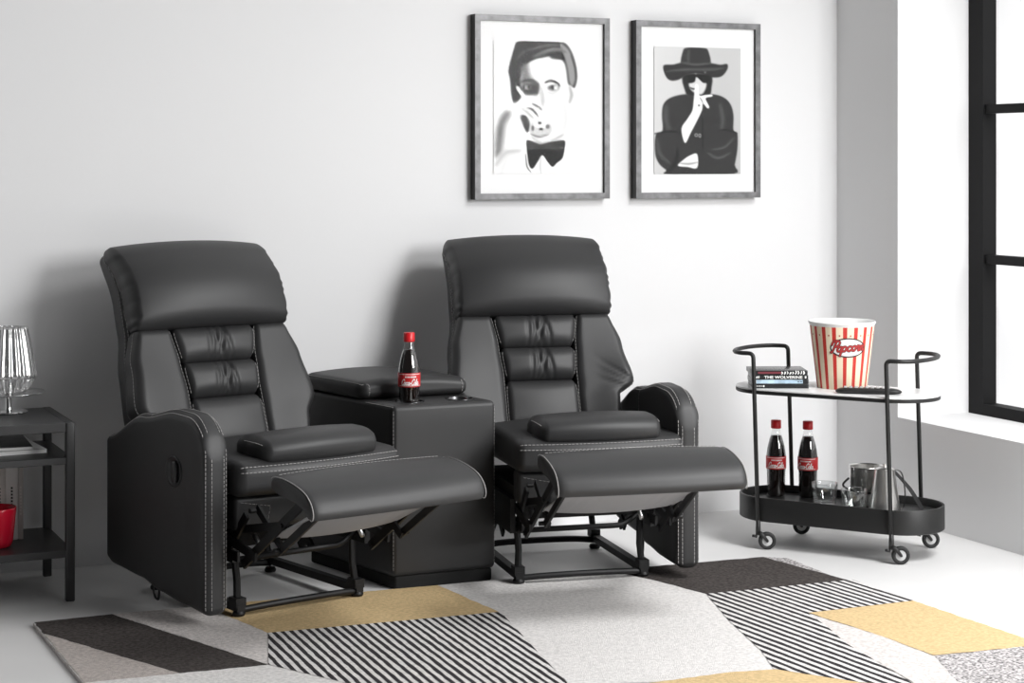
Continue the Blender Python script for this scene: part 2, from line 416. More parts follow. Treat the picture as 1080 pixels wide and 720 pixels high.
    def bar(bm, x, a, b, w=.012, th=.004):
        a = Vector((x,*a)); b = Vector((x,*b)); d = (b-a).normalized(); nrm = Vector((0,-d.z,d.y)); a = a-d*w; b = b+d*w
        poly = [a+nrm*w*.55, a+nrm*w, b+nrm*w, b+nrm*w*.55, b-nrm*w*.55, b-nrm*w, a-nrm*w, a-nrm*w*.55]
        p = [bm.verts.new(q+Vector((-th,0,0))) for q in poly]; q_ = [bm.verts.new(q+Vector((th,0,0))) for q in poly]
        bm.faces.new(p[::-1]); bm.faces.new(q_); k = len(poly)
        for i in range(k): bm.faces.new((p[i],p[(i+1)%k],q_[(i+1)%k],q_[i]))
    def bolt(bm, x, y, z, r=.007, h=.009): tube(bm, [(x-h,y,z),(x+h,y,z)], r, 10)
    for sd in (-1,1):
        x = sd*.212+FX*.5; bm = bmesh.new()
        bar(bm, x, (-.10,.185), (-.44,.418), .013); bar(bm, x-sd*.012, (-.03,.265), (-.30,.318), .011); bar(bm, x-sd*.02, (-.14,.335), (-.27,.245), .011)
        bar(bm, x-sd*.012, (-.27,.245), (-.52,.408), .011); bar(bm, x+sd*.008, (-.16,.215), (.08,.26), .013); bar(bm, x, (.0,.20), (-.10,.31), .012)
        bar(bm, x, (.25,.20), (-.05,.195), .014); bar(bm, x-sd*.01, (.36,.24), (.22,.13), .012); bar(bm, x-sd*.008, (-.56,.412), (-.42,.414), .010)
        bar(bm, x+sd*.006, (.12,.27), (.30,.12), .015)
        for (y,z) in ((-.10,.185),(-.44,.418),(-.03,.265),(-.30,.318),(-.27,.245),(-.14,.335),(.08,.26),(0,.20),(.25,.20),(-.52,.408)): bolt(bm, x, y, z)
        link('linkage', bm, mt, t, auto=30)
        bm = bmesh.new(); tube(bm, [(sd*.17,-.035,.245),(sd*.17,-.075,.205)], .007, 10); s_ = link('spring_pin', bm, M['zinc'], t); s_['label'] = 'bright zinc pin'
        bm = bmesh.new(); box(bm, sd*.224-.008, sd*.224+.008, -.02, .36, .17, .275); link('side_rail', bm, mt, t, smooth=False)
    bm = bmesh.new(); tube(bm, catmull([(side*.30,.33,.10),(side*.30,.325,.05),(side*.30,.315,.026),(side*.30,.30,.02),(side*.30,.29,.03),(side*.30,.285,.10)],4), .0035, 6); link('rear_foot_loop', bm, mt, t)
    return t

LX, LY, LR = 1.672, 5.27, math.radians(14)
RX, RY, RR = 2.570, 5.247, math.radians(-9)
recliner('black leather recliner next to the charcoal side table, its arm panel with release lever showing', (LX,LY,0), LR, -1, -.05, .03)
recliner('black leather recliner standing beneath the framed pictures, nearest the drinks trolley', (RX,RY,0), RR, 1, .018, 0)

# ------------------------------------------------------------------ console between them
CX, CY = 2.178, 5.395
con = thing('console', 'black leather wedge console with padded lid and two cup holders between the recliners', 'console', (CX,CY,0))
def wedge(x,y,z): return (x*(1+.12*max(0,y)/.5)-.094*max(0,y)/.5, y, z)
def cl(px, py, z):
    X, Y = gp(px, py, z); return X-CX, Y-CY
DK = .558
bm = bmesh.new(); cb = RB((0,.25,.298),(.170,.25,.26),(.014,.018,.016), wedge).build(bm, (8,10,10), 4)
body = link('console_body', bm, M['leather'], con)
cups = [(cl(427.5,421.5,DK)[0], .092), (cl(488,421,DK)[0], .092)]
bm = bmesh.new()
for x, y in cups: lathe(bm, [(0,DK-.055),(.042,DK-.055),(.042,DK+.03),(0,DK+.03)], 40, (x,y,0))
cut = link('cutter', bm, M['leather'], con)
md = body.modifiers.new('b', 'BOOLEAN'); md.operation = 'DIFFERENCE'; md.object = cut; md.solver = 'EXACT'
dg = bpy.context.evaluated_depsgraph_get(); dg.update(); me = bpy.data.meshes.new_from_object(body.evaluated_get(dg))
bmt = bmesh.new(); bmt.from_mesh(me); bmesh.ops.triangulate(bmt, faces=[f for f in bmt.faces if len(f.verts) > 4]); bmt.to_mesh(me); bmt.free()
body.modifiers.clear(); body.data = me; bpy.data.objects.remove(cut); me.set_sharp_from_angle(angle=math.radians(50))
for x, y in cups:
    bm = bmesh.new(); lathe(bm, [(.0,-.050),(.036,-.050),(.0395,-.046),(.0395,.0005),(.041,.0022),(.046,.0022),(.047,.0008),(.0418,-.002),(.0415,-.052),(0,-.053)], 40, (x,y,DK))
    link('cup_holder', bm, M['darkmetal'], con)
for x in (-.1685, .1685): stitches(body, [cb.pt((x, -.248, z), .0006) for z in np.linspace(-.24,.245,50)], .0011)
stitches(body, [cb.pt((-.1685, y, .258), .0006) for y in np.linspace(-.245,-.09,24)], .0011)
def flid(x,y,z):
    w = wedge(x,y,z); e = 1-(x/.178)**2
    return (w[0], y, z + .014*e*(z > .585) - .02*sm(.30,.52,y)*0)
bm = bmesh.new(); lb = RB((.001,.345,.585),(.175,.178,.027),(.022,.04,.024), flid).build(bm, (12,12,3), 6); lid = link('console_lid', bm, M['leather'], con)
for sd in (-1,1): stitches(lid, [lb.pt((sd*.171, y, .023), .0007) for y in np.linspace(.16,-.172,50)] + [lb.pt((sd*.150, -.177, z), .0007) for z in np.linspace(.02,-.018,10)], .0012)
bm = bmesh.new(); RB((0,.25,.020),(.160,.245,.020),(.006,.01,.006), wedge).build(bm, (4,4,2), 2); link('plinth', bm, M['dust'], con)

# ------------------------------------------------------------------ script lettering
def arc(cx, cy, rx, ry, a0, a1, n=10): return [(cx+rx*math.cos(math.radians(lerp(a0,a1,k/n))), cy+ry*math.sin(math.radians(lerp(a0,a1,k/n)))) for k in range(n+1)]
GL = {  # strokes on a grid, x-height 1; advance
 'P': ([[(-.1,.05),(.12,-.12),(.3,.3),(.42,1.2),(.5,1.9)], [(-.25,1.35),(-.15,1.85),(.4,2.12),(1.0,2.02),(1.2,1.6),(.95,1.1),(.45,.95)]], 1.05),
 'o': ([arc(.42,.5,.36,.46,80,440,14), [(.6,.92),(.85,.78),(1.0,.85)]], .92),
 'p': ([[(.08,.95),(.05,.2),(-.08,-.85)], arc(.42,.5,.36,.46,190,-150,14)], .98),
 'c': ([arc(.45,.5,.38,.46,50,310,12) + [(1.0,.45)]], .88),
 'r': ([[(.0,.5),(.2,1.05),(.32,.88),(.55,.92),(.45,.2),(.6,.02),(.85,.3)]], .82),
 'n': ([[(.05,.95),(.12,.5),(.05,0)], [(.08,.5),(.35,.95),(.58,.85),(.55,.2),(.7,.0),(1.0,.3)]], 1.0),
 'a': ([arc(.42,.5,.36,.46,40,400,14), [(.8,.95),(.74,.2),(.88,.02),(1.1,.3)]], 1.0),
 'l': ([[(-.05,.4),(.35,1.5),(.3,2.0),(.1,1.7),(.08,.3),(.25,.0),(.5,.35)]], .55),
 'C': ([[(1.25,1.55),(1.05,2.0),(.6,1.9),(.15,1.2),(.2,.3),(.65,-.05),(1.2,.3)]], 1.15),
 '-': ([[(.0,.55),(.5,.62)]], .65),
}
def script(text, shear=.28):
    x = 0; out = []
    for ch in text:
        st, adv = GL[ch]
        for s_ in st: out.append([(x+a+shear*b, b) for a, b in s_])
        x += adv
    xs = [p[0] for s_ in out for p in s_]; ys = [p[1] for s_ in out for p in s_]
    return out, (min(xs), max(xs), min(ys), max(ys))
def ribbon(bm, pts, w, fn, mi):
    q = [Vector((p[0],p[1],0)) for p in pts]; q = catmull(q, 5); L = []; 
    for i, p in enumerate(q):
        d = (q[min(i+1,len(q)-1)]-q[max(i-1,0)]); d = d.normalized() if d.length > 1e-9 else Vector((1,0,0)); nn = Vector((-d.y,d.x,0))*w
        if i == 0: p = p-d*w*.6
        if i == len(q)-1: p = p+d*w*.6
        L.append((bm.verts.new(fn(p+nn)), bm.verts.new(fn(p-nn))))
    for a, b in zip(L, L[1:]):
        f = bm.faces.new((a[0],a[1],b[1],b[0])); f.material_index = mi

# ------------------------------------------------------------------ cola bottles
def bottle_prof(k=1.0):
    return [(0,.003),(.012,.002),(.024,0),(.029,.003),(.031,.010),(.0315,.03),(.032,.06),(.0325,.085),(.0335,.094),(.034,.10),(.034,.136),(.0335,.142),(.032,.158),(.0285,.176),(.0235,.195),(.019,.209),(.0155,.222),(.0138,.232),(.0135,.240)]
def make_bottle(label, loc, rz):
    t = thing('cola_bottle', label, 'bottle', loc, rz, 'cola bottles')
    P = bottle_prof(); bm = bmesh.new(); lathe(bm, P, 40)
    def flute(r,z,a): return r
    link('bottle_body', bm, M['pet'], t)
    liq = [(max(0,r-.0012), z+.001) for r,z in P if z <= .2089] + [(.0175,.2092),(0,.2092)]
    bm = bmesh.new(); lathe(bm, liq, 40); link('cola', bm, M['cola'], t)
    bm = bmesh.new(); lathe(bm, [(0,.262),(.0155,.262),(.0172,.2605),(.0174,.238),(.0174,.234),(.0150,.233),(.0150,.236),(0,.236)], 48, rfn=lambda r,z,a: r*(1+.012*(math.cos(24*a) if r > .017 else 0))); link('cap', bm, M['red'], t)
    bm = bmesh.new(); lathe(bm, [(.0343,.096),(.0349,.097),(.0349,.138),(.0343,.139)], 48)
    lb = link('label', bm, M['redlabel'], t)
    bm = bmesh.new(); st, (x0,x1,y0,y1) = script('Coca-Cola')
    for c in (-PI/2, PI/2):
        k = .056/(x1-x0)
        def fn(p, c=c, k=k): a = c + (p.x-(x0+x1)/2)*k/.0352; return Vector((.0354*math.cos(a), .0354*math.sin(a), .1115+(p.y-(y0+y1)/2)*k*1.25))
        for s_ in st: ribbon(bm, s_, .16, fn, 0)
        for z in (.1005,.1355):
            def f2(p, c=c, z=z): a = c+p.x; return Vector((.0353*math.cos(a), .0353*math.sin(a), z+p.y))
            ribbon(bm, [(a,0) for a in np.linspace(-1.1,1.1,20)], .0007, f2, 0)
        # a small second line of print
        for j in range(9):
            def f3(p, c=c): a = c+p.x; return Vector((.0354*math.cos(a), .0354*math.sin(a), .1275+p.y))
            ribbon(bm, [(-.5+j*.12,0),(-.5+j*.12+.05,0),(-.5+j*.12+.08,0)], .0022, f3, 0)
    link('label_print', bm, M['white'], lb)
    return t
bx, by = cups[0]; 
b0 = make_bottle('cola bottle with red cap standing in the cup holder of the black console', (CX+bx-.002, CY+by, DK-.049), math.radians(-14))

# ------------------------------------------------------------------ drinks trolley
TX, TY, TR = 3.596, 5.368, math.radians(-54.7); LEAN = -.014
tr = thing('drinks_trolley', 'black oval drinks trolley on castors with white top and deep lower tray', 'trolley', (TX,TY,0), TR)
HX, RAD = .207, .146
def stadium(hx, r, n=20):
    return [(hx+r*math.sin(a), -r*math.cos(a)) for a in np.linspace(0,PI,n)] + [(-hx-r*math.sin(a), r*math.cos(a)) for a in np.linspace(0,PI,n)]
ZT_ = .536
def off(dx): return lambda p: p+Vector((dx,0,0))
bm = bmesh.new()
def loops(bm, levels, dx):
    rr = [[bm.verts.new((x+dx,y,z)) for x,y in stadium(HX, r)] for r, z in levels]; n = len(rr[0])
    for a, b in zip(rr, rr[1:]):
        for k in range(n): bm.faces.new((a[k],a[(k+1)%n],b[(k+1)%n],b[k]))
    return rr
r_ = loops(bm, [(RAD-.002,ZT_-.006),(RAD,ZT_-.005),(RAD,ZT_-.001),(RAD-.001,ZT_)], LEAN); bm.faces.new(r_[0][::-1]); bm.faces.new(r_[-1])
o = link('table_top', bm, M['top'], tr, auto=40); o['label'] = 'white oval top'
bm = bmesh.new(); r_ = loops(bm, [(RAD-.012,ZT_-.018),(RAD-.002,ZT_-.018),(RAD+.0005,ZT_-.016),(RAD+.0005,ZT_-.0065),(RAD-.012,ZT_-.0065)], LEAN); bm.faces.new(r_[0][::-1]); bm.faces.new(r_[-1])
link('top_rim', bm, M['cart'], tr, auto=40)
TB, TT, TFL = .092, .172, .146
bm = bmesh.new(); r_ = loops(bm, [(RAD-.004,TB),(RAD,TB+.003),(RAD,TT-.002),(RAD-.001,TT),(RAD-.007,TT),(RAD-.008,TT-.002),(RAD-.008,TFL)], 0); bm.faces.new(r_[0][::-1]); bm.faces.new(r_[-1])
link('tray', bm, M['cart'], tr, auto=35)
RXR, RYR, HZ = .232, .1515, .655
def lean(x, z): return x + LEAN*max(0,(z-.09))/(.53-.09)
for sd in (-1,1):
    pts = []
    ends = [(sd*(.205+.105*math.sin(a)), -.125*math.cos(a)) for a in np.linspace(0,PI,3)]
    raw = [(sd*RXR,-RYR,.066),(sd*RXR,-RYR,HZ),(sd*(RXR+.035),-RYR,HZ)]
    raw += [(sd*(RXR+.035+.075*math.sin(a)), -RYR*math.cos(a), HZ) for a in np.linspace(.25,PI-.25,9)]
    raw += [(sd*(RXR+.035),RYR,HZ),(sd*RXR,RYR,HZ),(sd*RXR,RYR,.066)]
    p = fillet(raw[:3], .032, 7)[:-1] + [Vector(q) for q in raw[2:-2]] + fillet(raw[-3:], .032, 7)[1:]
    p = [Vector((lean(q.x,q.z),q.y,q.z)) for q in p]
    bm = bmesh.new(); tube(bm, p, .0072, 12)
    link('handle_frame', bm, M['cart'], tr)
CASDIR = Vector((math.cos(-math.radians(24)-TR), math.sin(-math.radians(24)-TR), 0))   # castors swivelled the same way
CAX = Vector((-CASDIR.y, CASDIR.x, 0))
for sx in (-1,1):
    for sy in (-1,1):
        o = Vector((sx*RXR, sy*RYR, 0)); wc = o + CASDIR*.030 + Vector((0,0,.0295))
        bm = bmesh.new()
        tube(bm, [o+Vector((0,0,.098)), o+Vector((0,0,.072)), o+Vector((0,0,.05))], [.0075,.0085,.0085], 12)
        for q in (-1,1):
            pts = [o+Vector((0,0,.056))+CAX*q*.006, o+CASDIR*.014+Vector((0,0,.050))+CAX*q*.0095, wc+CAX*q*.0105]
            tube(bm, pts, [.0075,.0065,.005], 8)
        tube(bm, [wc-CAX*.012, wc+CAX*.012], .0045, 8)
        tube(bm, [o+Vector((0,0,.044))-CASDIR*.004, o-CASDIR*.020+Vector((0,0,.046))], [.006,.004], 8)
        c_ = link('castor', bm, M['cart'], tr)
        bm = bmesh.new()
        sec = [(.029,-.006),(.0295,0),(.029,.006),(.0265,.0085),(.020,.0085),(.017,.006),(.017,-.006),(.020,-.0085),(.0265,-.0085)]
        rings = []
        for a in np.linspace(0,2*PI,33)[:-1]:
            e = CASDIR*math.cos(a)+Vector((0,0,math.sin(a)))
            rings.append([bm.verts.new(wc+e*r+CAX*h) for r,h in sec])
        for i in range(32):
            A_, B_ = rings[i], rings[(i+1)%32]
            for k in range(len(sec)): bm.faces.new((A_[k],A_[(k+1)%len(sec)],B_[(k+1)%len(sec)],B_[k]))
        link('wheel', bm, M['tyre'], c_)
        bm = bmesh.new(); tube(bm, [wc-CAX*.0055, wc+CAX*.0055], .0172, 24); h = link('hub', bm, M['hub'], c_, auto=40); h['label'] = 'pale grey wheel hub'

def put(o, px, py, z):
    X, Y = gp(px, py, z); o.location = (X, Y, z)
# bottles on the tray
ZTR = TFL+.0002
def on_trolley(o, px, ly, z):
    """stand a thing on the trolley, ly across it, where photo column px falls"""
    lo, hi = -.5, .5
    for _ in range(50):
        m = (lo+hi)/2; X = TX+m*math.cos(TR)-ly*math.sin(TR); Y = TY+m*math.sin(TR)+ly*math.cos(TR)
        if 540+FPX*(cA*X-sA*Y)/(sA*X+cA*Y) < px: lo = m
        else: hi = m
    o.location = (X, Y, z)
b1 = copy_tree(b0); b1['label'] = 'cola bottle on the left of the trolley tray, beside its front left upright'; on_trolley(b1, 818.5, .055, ZTR); b1.rotation_euler.z = math.radians(-30)
b2 = copy_tree(b0); b2['label'] = 'cola bottle on the trolley tray to the right, behind the tumblers'; on_trolley(b2, 852, .085, ZTR); b2.rotation_euler.z = math.radians(-48)

# tumblers
def tumbler(label):
    bm = bmesh.new()
    lathe(bm, [(0,0),(.034,0),(.038,.004),(.0445,.072),(.0436,.074),(.0422,.072),(.0355,.012),(.030,.009),(0,.009)], 36)
    o = link('tumbler', bm, M['glass']); return tag(o, label, 'glass', 'tumblers on the trolley')
g1 = tumbler('clear glass tumbler on the trolley tray, left one, beside the cola bottles'); on_trolley(g1, 870, -.015, ZTR)
g2 = tumbler('clear glass tumbler on the trolley tray, in front of the steel ice pail'); on_trolley(g2, 901, -.085, ZTR)

# ice pail
ip = thing('ice_pail', 'small brushed steel ice pail with swing handle behind the tumbler', 'ice pail')
bm = bmesh.new(); lathe(bm, [(0,0),(.050,0),(.054,.004),(.0575,.125),(.0595,.128),(.0585,.130),(.0555,.127),(.052,.008),(0,.006)], 44); link('pail', bm, M['steel'], ip, auto=40)
bm = bmesh.new(); tube(bm, catmull([(-.060,0,.088),(-.080,-.012,.072),(-.078,-.030,.062),(-.045,-.062,.052),(.0,-.072,.050),(.040,-.064,.058),(.068,-.030,.080),(.060,0,.088)],6), .0038, 8); link('handle', bm, M['black'], ip)
on_trolley(ip, 914, .06, ZTR); ip.rotation_euler.z = math.radians(-24)
# pitcher
pt = thing('steel_pitcher', 'tapered steel pitcher with dark strap handle right of the ice pail', 'pitcher')
bm = bmesh.new(); lathe(bm, [(0,0),(.050,0),(.053,.003),(.049,.030),(.040,.085),(.0335,.130),(.0325,.138),(.031,.138),(.030,.128),(.036,.085),(.046,.010),(0,.006)], 44); link('pitcher_body', bm, M['steel'], pt, auto=40)
bm = bmesh.new()
hp = catmull([(.030,0,.138),(.052,0,.134),(.062,0,.110),(.068,0,.06),(.064,0,.020),(.053,0,.012)],6)
for a, b in zip(hp, hp[1:]):
    pass
ra = [[bm.verts.new(q+Vector(d)) for d in ((0,-.008,0),(0,.008,0),(-.003,.008,0),(-.003,-.008,0))] for q in hp]
for a, b in zip(ra, ra[1:]):
    for k in range(4): bm.faces.new((a[k],a[(k+1)%4],b[(k+1)%4],b[k]))
bm.faces.new(ra[0][::-1]); bm.faces.new(ra[-1]); link('handle', bm, M['black'], pt, smooth=False)
bm = bmesh.new(); lathe(bm, [(0,.137),(.030,.137),(.031,.140),(.020,.146),(.006,.148),(.006,.156),(0,.157)], 30); link('lid', bm, M['steel'], pt, auto=40)
on_trolley(pt, 933, -.03, ZTR); pt.rotation_euler.z = math.radians(-40)
# tongs leaning on the pitcher
tg = thing('ice_tongs', 'dark steel ice tongs leaning from the pitcher down to the tray', 'tongs')
for sd in (-1,1):
    bm = bmesh.new()
    a = Vector((-.048,0,.131)); b = Vector((.048,sd*.016,.004)); mid = (a+b)/2+Vector((.006,sd*.012,.004))
    p = catmull([a,mid,b],8); ra = [[bm.verts.new(q+Vector(d)) for d in ((-.004,-.0012,-.003),(.004,-.0012,.003),(.004,.0012,.003),(-.004,.0012,-.003))] for q in p]
    for u_, v_ in zip(ra, ra[1:]):
        for k in range(4): bm.faces.new((u_[k],u_[(k+1)%4],v_[(k+1)%4],v_[k]))
    bm.faces.new(ra[0][::-1]); bm.faces.new(ra[-1]); link('arm', bm, M['table'], tg, smooth=False)
on_trolley(tg, 957, .035, ZTR); tg.rotation_euler.z = math.radians(-24)

# popcorn bucket
bk = thing('popcorn_bucket', 'tall red and cream striped popcorn bucket on the white trolley top', 'bucket')
H, R0, R1 = .222, .0835, .110
def rad(z): return R0+(R1-R0)*z/H
NS = 18; K = 8; NN = NS*K*2
bm = bmesh.new()
zs = [0,.05,.10,.15,H-.012]
rr = [[bm.verts.new((rad(z)*math.cos(2*PI*k/NN),rad(z)*math.sin(2*PI*k/NN),z)) for k in range(NN)] for z in zs]
frac = 2*K
for i in range(len(zs)-1):
    for k in range(NN):
        f = bm.faces.new((rr[i][k],rr[i][(k+1)%NN],rr[i+1][(k+1)%NN],rr[i+1][k])); j = k % frac
        f.material_index = 1 if j < 6 else 0
bm.faces.new(rr[0][::-1])
body = link('bucket_wall', bm, [M['cream'], M['redcard']], bk)
bm = bmesh.new(); lathe(bm, [(rad(H-.0125),H-.0125),(R1+.0005,H-.006),(R1+.003,H-.003),(R1+.003,H+.001),(R1+.0005,H+.003),(R1-.002,H),(rad(.1)-.002,.1),(R0-.003,.012),(0,.012)], 64)
o = link('rim', bm, M['white'], bk); o['label'] = 'white rolled rim and lining'
def cone(c, z0, of): 
    def fn(p):
        z = z0+p.y; r = rad(z)+of; a = c+p.x/r; return Vector((r*math.cos(a), r*math.sin(a), z))
    return fn
LC = -PI/2
bm = bmesh.new()
def ell(a,b,of,mi,n=48):
    fn = cone(LC, .142, of); c0 = [(a*q*math.cos(t_), b*q*math.sin(t_)) for q in (.25,.5,.75,1) for t_ in np.linspace(0,2*PI,n+1)[:-1]]
    v = [bm.verts.new(fn(Vector((x,y,0)))) for x,y in c0]; ce = bm.verts.new(fn(Vector((0,0,0))))
    for k in range(n): bm.faces.new((ce,v[k],v[(k+1)%n])).material_index = mi
    for q in range(3):
        for k in range(n): bm.faces.new((v[q*n+k],v[q*n+(k+1)%n],v[(q+1)*n+(k+1)%n],v[(q+1)*n+k])).material_index = mi
ell(.0615,.033,.0006,1); ell(.0565,.0285,.0011,0)
st, (x0,x1,y0,y1) = script('Popcorn'); k_ = .118/(x1-x0)
for w, of, mi in ((.24,.0016,1),(.15,.0021,2)):
    fn = cone(LC, .141, of)
    for s_ in st: ribbon(bm, [((a-(x0+x1)/2)*k_, (b-(.62))*k_*1.0+(a-(x0+x1)/2)*k_*.06) for a,b in s_], w*k_, fn, mi)
for j in range(NS):                                           # small stars between the stripes
    c = 2*PI*(j + (6+5)/16)/NS; fn = cone(c, H-.040, .0006)
    bm2 = bmesh.new(); v = [bm2.verts.new(fn(Vector(((.0042 if i%2==0 else .0018)*math.sin(PI*i/5), (.0042 if i%2==0 else .0018)*math.cos(PI*i/5), 0)))) for i in range(10)]
    bm2.faces.new(v); link('star', bm2, M['darkred'], body, smooth=False)
link('printed_badge', bm, [M['white'], M['darkink'], M['darkred']], body, smooth=False)
on_trolley(bk, 888, .052, ZT_+.0003); bk.rotation_euler.z = math.radians(-24) + math.radians(2)

# film cases
X0, Y0 = gp(793.5, 409.5, ZT_); 
RZC = math.radians(-24)
names = ['black film case with maroon and white spine print, top of the stack on the trolley', 'black film case with white capital lettering along its spine, second in the stack',
         'pale blue spined film case in the stack, third from the top', 'plain dark film case at the bottom of the stack on the white top']
CW, CD, CH = .188, .136, .0148
for i in range(4):
    lv = 3-i
    t = thing('film_case', names[i], 'film case', (X0, Y0, ZT_+.0003+lv*(CH+.0002)), RZC+math.radians((1.2,-.8,.6,0)[i]), 'film cases on the trolley')
    dx = (-.001,.0,.002,.002)[i]
    bm = bmesh.new(); box(bm, dx, dx+CW, 0, CD, 0, CH, bev=.0015); link('case', bm, M['casebk'], t, auto=30)
    bm = bmesh.new(); box(bm, dx+.004, dx+CW-.004, -.0005, .002, .0012, CH-.0012); sp = link('spine', bm, M['caseblue'] if i == 2 else M['casebk'], t, smooth=False)
    bm = bmesh.new()
    def strip(x0_, x1_, z0_, z1_, mi=0):
        v = [bm.verts.new((dx+x,-.0009,z)) for x,z in ((x0_,z0_),(x1_,z0_),(x1_,z1_),(x0_,z1_))]; bm.faces.new(v).material_index = mi
    rnd = random.Random(i+3)
    if i == 0:
        strip(.02,.098,.004,.0108,1)
        for k in range(9):
            a = .10+k*.0092; z1_ = rnd.uniform(.008,.0135)
            ribbon(bm, [(a,.003),(a+.003,.007),(a+.002*k%.004,z1_)], rnd.uniform(.0012,.0024), lambda p: Vector((dx+p.x,-.0010,p.y)), 0)
    if i == 2:
        strip(.004,.012,.003,.011,0)
        for k in range(3): strip(.15+k*.009,.156+k*.009,.006,.0085,2)
        strip(.168,.184,.0012,.0136,2)
    if i == 3:
        for k in range(12): 
            a = 2*PI*k/12
        v = [bm.verts.new((dx+.036+.003*math.cos(a),-.0009,.0075+.003*math.sin(a))) for a in np.linspace(0,2*PI,13)[:-1]]; bm.faces.new(v)
        for k in range(4): strip(.012+k*.005,.0155+k*.005,.0065,.009)
    if i == 1:
        strip(.010,.014,.004,.009); strip(.015,.019,.004,.011); strip(.021,.0235,.004,.012); strip(.176,.181,.004,.0115)
    mk = link('spine_print', bm, [M['white'], M['casered'], M['casebk']], sp, smooth=False)
    if i == 1:
        cu = bpy.data.curves.new('spine_title', 'FONT'); cu.body = 'THE WOLVERINE'; cu.size = .0128; cu.offset = .0003; cu.align_x = 'LEFT'
        to = bpy.data.objects.new('spine_title', cu); COL.objects.link(to)
        dg = bpy.context.evaluated_depsgraph_get(); me = bpy.data.meshes.new_from_object(to.evaluated_get(dg)); bpy.data.objects.remove(to)
        wmax = max(v.co.x for v in me.vertices); me.transform(Matrix.Scale(.128/wmax, 4, (1,0,0)))
        me.materials.clear(); me.materials.append(M['white'])
        to = bpy.data.objects.new('spine_title', me); COL.objects.link(to); to.parent = sp; to.location = (dx+.040,-.0011,.0032); to.rotation_euler = (PI/2,0,0)

# remote control
ang = TR+math.radians(20); Lr = .215
rc = thing('remote_control', 'black remote control with rows of buttons lying before the popcorn bucket', 'remote', (0,0,0), ang)
on_trolley(rc, 916, -.075, ZT_+.0002)
bm = bmesh.new(); RB((0,0,.010),(Lr/2,.026,.010),(.03,.020,.009), lambda x,y,z: (x*(1-.0*z), y*(1-.18*(x/Lr*2)**2), z*(1-.25*(x/Lr*2)**4)+.0)).build(bm, (10,4,2), 4)
body = link('remote_body', bm, M['remote'], rc)
for i in range(9):
    for j in range(3):
        bm = bmesh.new(); RB((-.075+i*.0175,(j-1)*.0125,.0205),(.0052,.0040,.0018),(.002,.002,.0012)).build(bm, (1,1,1), 2); link('button', bm, M['button'], body)

# ------------------------------------------------------------------ side table with lamp, books, pot
TBX1, TBY0, TBY1, TBX0 = 1.100, 5.645, 6.04, .52
sd_t = thing('side_table', 'charcoal open side table with two shelves at the left edge', 'side table', ((TBX0+TBX1)/2,(TBY0+TBY1)/2,0))
ox, oy = sd_t.location.x, sd_t.location.y
def tb(name, x0,x1,y0,y1,z0,z1,bev=.002):
    bm = bmesh.new(); box(bm, x0-ox,x1-ox,y0-oy,y1-oy,z0,z1,bev=bev); return link(name, bm, M['table'], sd_t, smooth=False)
tb('table_top', TBX0+.004, TBX1-.026, TBY0+.004, TBY1-.004, .500, .528)
tb('shelf', TBX0+.004, TBX1-.005, TBY0+.004, TBY1-.004, .405, .425); tb('shelf', TBX0+.004, TBX1-.005, TBY0+.004, TBY1-.004, .130, .152)
tb('side_rail', TBX1-.026, TBX1, TBY0+.024, TBY1-.022, .500, .5285)
for x in (TBX0, TBX1-.026):
    for y in (TBY0, TBY1-.026):
        bm = bmesh.new(); RB((x+.013-ox,y+.013-oy,.2645),(.013,.013,.2645),(.005,.005,.003)).build(bm, (1,1,2), 3); link('leg', bm, M['table'], sd_t)

lm = thing('table_lamp', 'ribbed clear glass table lamp on chrome foot standing on the charcoal side table', 'lamp')
bm = bmesh.new(); lathe(bm, [(0,0),(.056,0),(.058,.003),(.055,.006),(.012,.009),(.0105,.014),(.0105,.050),(.016,.053),(.016,.056),(0,.056)], 40); link('lamp_foot', bm, M['chrome'], lm, auto=35)
bm = bmesh.new(); lathe(bm, [(0,.056),(.085,.056),(.108,.060),(.112,.063),(.110,.065),(.085,.061),(0,.061)], 56); o = link('glass_plate', bm, M['lampglass'], lm)
NR = 22
def rib(r,z,a): return r*(1+.035*math.cos(NR*a))
bm = bmesh.new(); lathe(bm, [(.050,.064),(.055,.067),(.068,.085),(.081,.105),(.085,.113),(.083,.122),(.076,.165),(.067,.215),(.058,.258),(.056,.263),(.054,.263),(.056,.258),(.065,.215),(.074,.165),(.080,.122),(.082,.113),(.078,.105),(.066,.087),(.053,.070)], NR*8, rfn=rib, close=True); link('lamp_shade', bm, M['lampglass'], lm)
bm = bmesh.new(); lathe(bm, [(0,.061),(.016,.061),(.017,.085),(.014,.092),(0,.093)], 24); sk = link('socket', bm, M['chrome'], lm, auto=35)
bm = bmesh.new(); lathe(bm, [(.0,.093),(.012,.094),(.015,.11),(.026,.14),(.028,.156),(.022,.175),(.01,.184),(0,.185)], 24); link('bulb', bm, M['pet'], sk)
put(lm, 9, 435, .5285)

